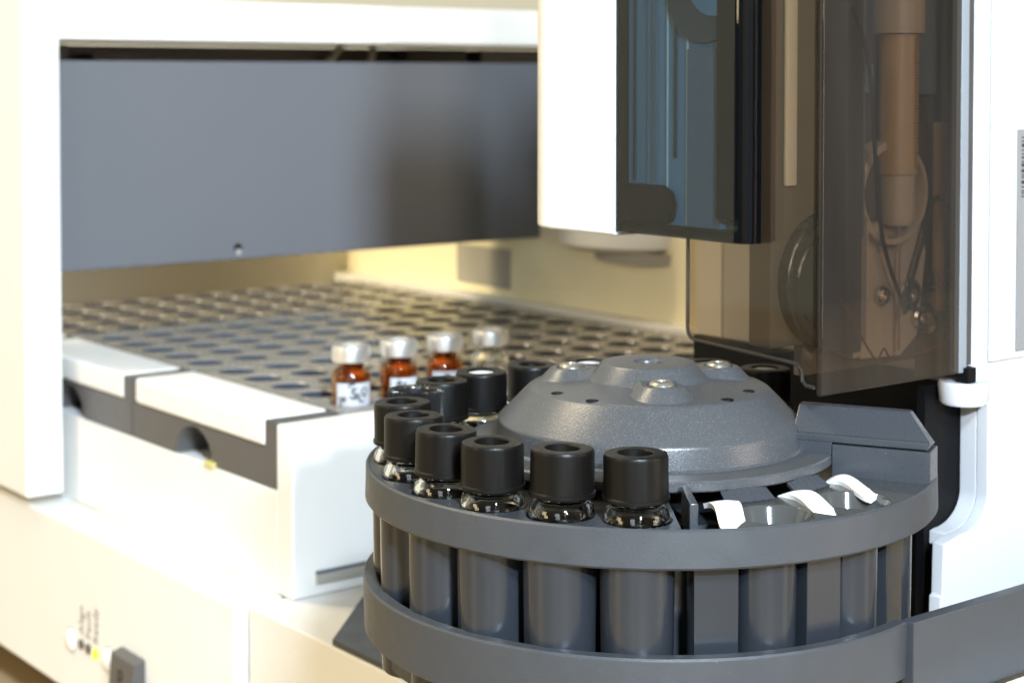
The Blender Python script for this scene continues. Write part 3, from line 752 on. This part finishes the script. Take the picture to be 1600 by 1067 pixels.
bm = BM(); prism(bm, rpoly([(-28.5, 76.0), (-25.5, 76.2), (-24.6, 80.0), (5.9, 81.2), (5.9, TOP), (-28.5, TOP)], {1: 1, 2: 1.0, 3: 2.5}, 6), 0, 15.6, 16.8, 0); scv = obj('side_cover', bm, M['smoke_side'], t)
bm = BM(); tube(bm, [(16.2, 5.9, 118), (16.2, 5.9, 83.6), (16.2, 5.6, 82.4), (16.2, 4.9, 81.6), (16.2, 3.7, 81.2), (16.2, -23.6, 80.0), (16.2, -24.6, 79.6), (16.2, -25.1, 78.6), (16.2, -25.5, 76.8), (16.2, -26.4, 76.1), (16.2, -28.4, 76.0)], .38, 8)
obj('cover_edge', bm, M['inner_dark'], scv)
# nose: white shell and blue tinted cover
bm = BM()
def nose(y0, y1, x0, x1, rl=0, rr=0):
    p = []
    if rr: p += [(x0+rr*(1-math.sin(a)), y0+rr*(1-math.cos(a))) for a in [math.pi/2*k/8 for k in range(9)]]
    else: p += [(x0, y0)]
    if rl: p += [(x0+rl*(1-math.cos(a)), y1-rl*(1-math.sin(a))) for a in [math.pi/2*k/10 for k in range(11)]]
    else: p += [(x0, y1)]
    return p+[(x1, y1), (x1, y0)]
prism(bm, nose(22.4, 56, 11, 60, rl=12), 2, 101.2, TOP, .8, 3); obj('nose_shell', bm, M['white'], t)
bm = BM()
def shell(bm, out, inn, z0, z1):
    n = len(out)
    for (P, fl) in ((out, 0), (inn, 1)):
        A = [bm.verts.new((x, y, z0)) for x, y in P]; B = [bm.verts.new((x, y, z1)) for x, y in P]
        for i in range(n-1): bm.faces.new((A[i], A[i+1], B[i+1], B[i]))
        bm.faces.new(A)
pp = nose(-15.2, 22.2, 11.0, 15.4, rr=3.2)
A = [bm.verts.new((x, y, 102.2)) for x, y in pp]; B = [bm.verts.new((x, y, TOP)) for x, y in pp]
for i in range(len(pp)): bm.faces.new((A[i], A[(i+1) % len(pp)], B[(i+1) % len(pp)], B[i]))
bm.faces.new(A)
bmesh.ops.recalc_face_normals(bm, faces=bm.faces[:]); nc = obj('nose_cover', bm, M['smoke_blue'], t)
bm = BM(); box(bm, 11.2, 15.2, 21.2, 22.1, 102.4, TOP); box(bm, 11.3, 15.2, -13, 21, 102.5, 104.2, .3)
obj('cover_edge', bm, M['black'], nc)
bm = BM(); box(bm, 11.9, 15.2, -11.6, -6.2, 106.5, TOP, .5); box(bm, 11.6, 15.2, -15.0, -12.6, 102.4, TOP, .1); obj('inner_bar', bm, M['black'], nc)
bm = BM(); box(bm, 13.0, 13.5, -5.9, 3.0, 104.4, 140, .1); obj('inner_panel', bm, M['panel'], nc)
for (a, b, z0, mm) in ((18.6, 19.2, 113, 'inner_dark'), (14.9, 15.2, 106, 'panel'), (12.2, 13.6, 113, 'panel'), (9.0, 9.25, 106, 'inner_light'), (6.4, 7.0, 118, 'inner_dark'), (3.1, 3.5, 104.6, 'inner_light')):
    bm = BM(); box(bm, 13.2, 13.55, a, b, z0, TOP); obj('reflection_streak', bm, M[mm], nc)  # thin toned strips stand in for vertical reflections on the nose cover
bm = BM(); box(bm, 13.6, 15.2, -6.0, 21, 104.4, TOP); obj('inner_plate', bm, M['inner_blue'], nc)
bm = BM(); prism(bm, [(21, 104.3), (21, 112.4), (9.5, 112.4), (7.0, 111), (6.0, 108.5), (6.6, 105.5), (8.5, 104.3)], 0, 12.0, 13.5, .4); obj('latch', bm, M['black'], nc)
bm = BM(); n_ = 40; prism(bm, [(-2.0+10.5*math.cos(2*math.pi*k/n_), 151.5+10.5*math.sin(2*math.pi*k/n_)) for k in range(n_)], 0, 12.6, 13.4); obj('inner_disc', bm, M['inner_dark'], nc)  # dark disc before the inner plate, bluer disc overlapping it
bm = BM(); prism(bm, [(-5.0+7.2*math.cos(2*math.pi*k/n_), 153.5+7.2*math.sin(2*math.pi*k/n_)) for k in range(n_)], 0, 12.2, 12.55); obj('disc_face', bm, M['inner_blue'], nc)

# ---------------- syringe hanging in the tower
t = thing('syringe', (48.8, -20, 88), 'yellowish graduated syringe hanging behind the smoked door', 'syringe')
bm = BM(); lathe(bm, [(0, 114.8), (4.0, 114.8), (4.0, 143), (0, 143)], (48.8, -21), 40); obj('barrel', bm, mat('amber_scale_paint', (.56, .41, .21), .3, .05, 900, .1, 120), t)
bm = BM()
for k in range(44):
    z = 116+k*.6; a0 = math.atan2(-.79, -.61)
    for j in range(3 if k % 5 else 6):
        a = a0+R(40)+j*.07; c = (48.8+4.03*math.cos(a), -21+4.03*math.sin(a)); box(bm, c[0]-.14, c[0]+.14, c[1]-.05, c[1]+.05, z, z+.16)
obj('scale_marks', bm, M['ink'], t)
bm = BM(); lathe(bm, [(0, 104.5), (2.9, 104.5), (3.6, 106), (3.6, 114.7), (0, 114.7)], (48.8, -21), 32); lathe(bm, [(0, 143.1), (5.2, 143.1), (5.2, TOP-4), (0, TOP-4)], (48.8, -21), 32); obj('hub', bm, M['inner_light'], t)
bm = BM(); cyl(bm, (49.5, -21, 79), (49.5, -21, 104.4), .25, 8); obj('needle', bm, mat('copper_needle', (.42, .24, .17), .35, metal=.6), t)
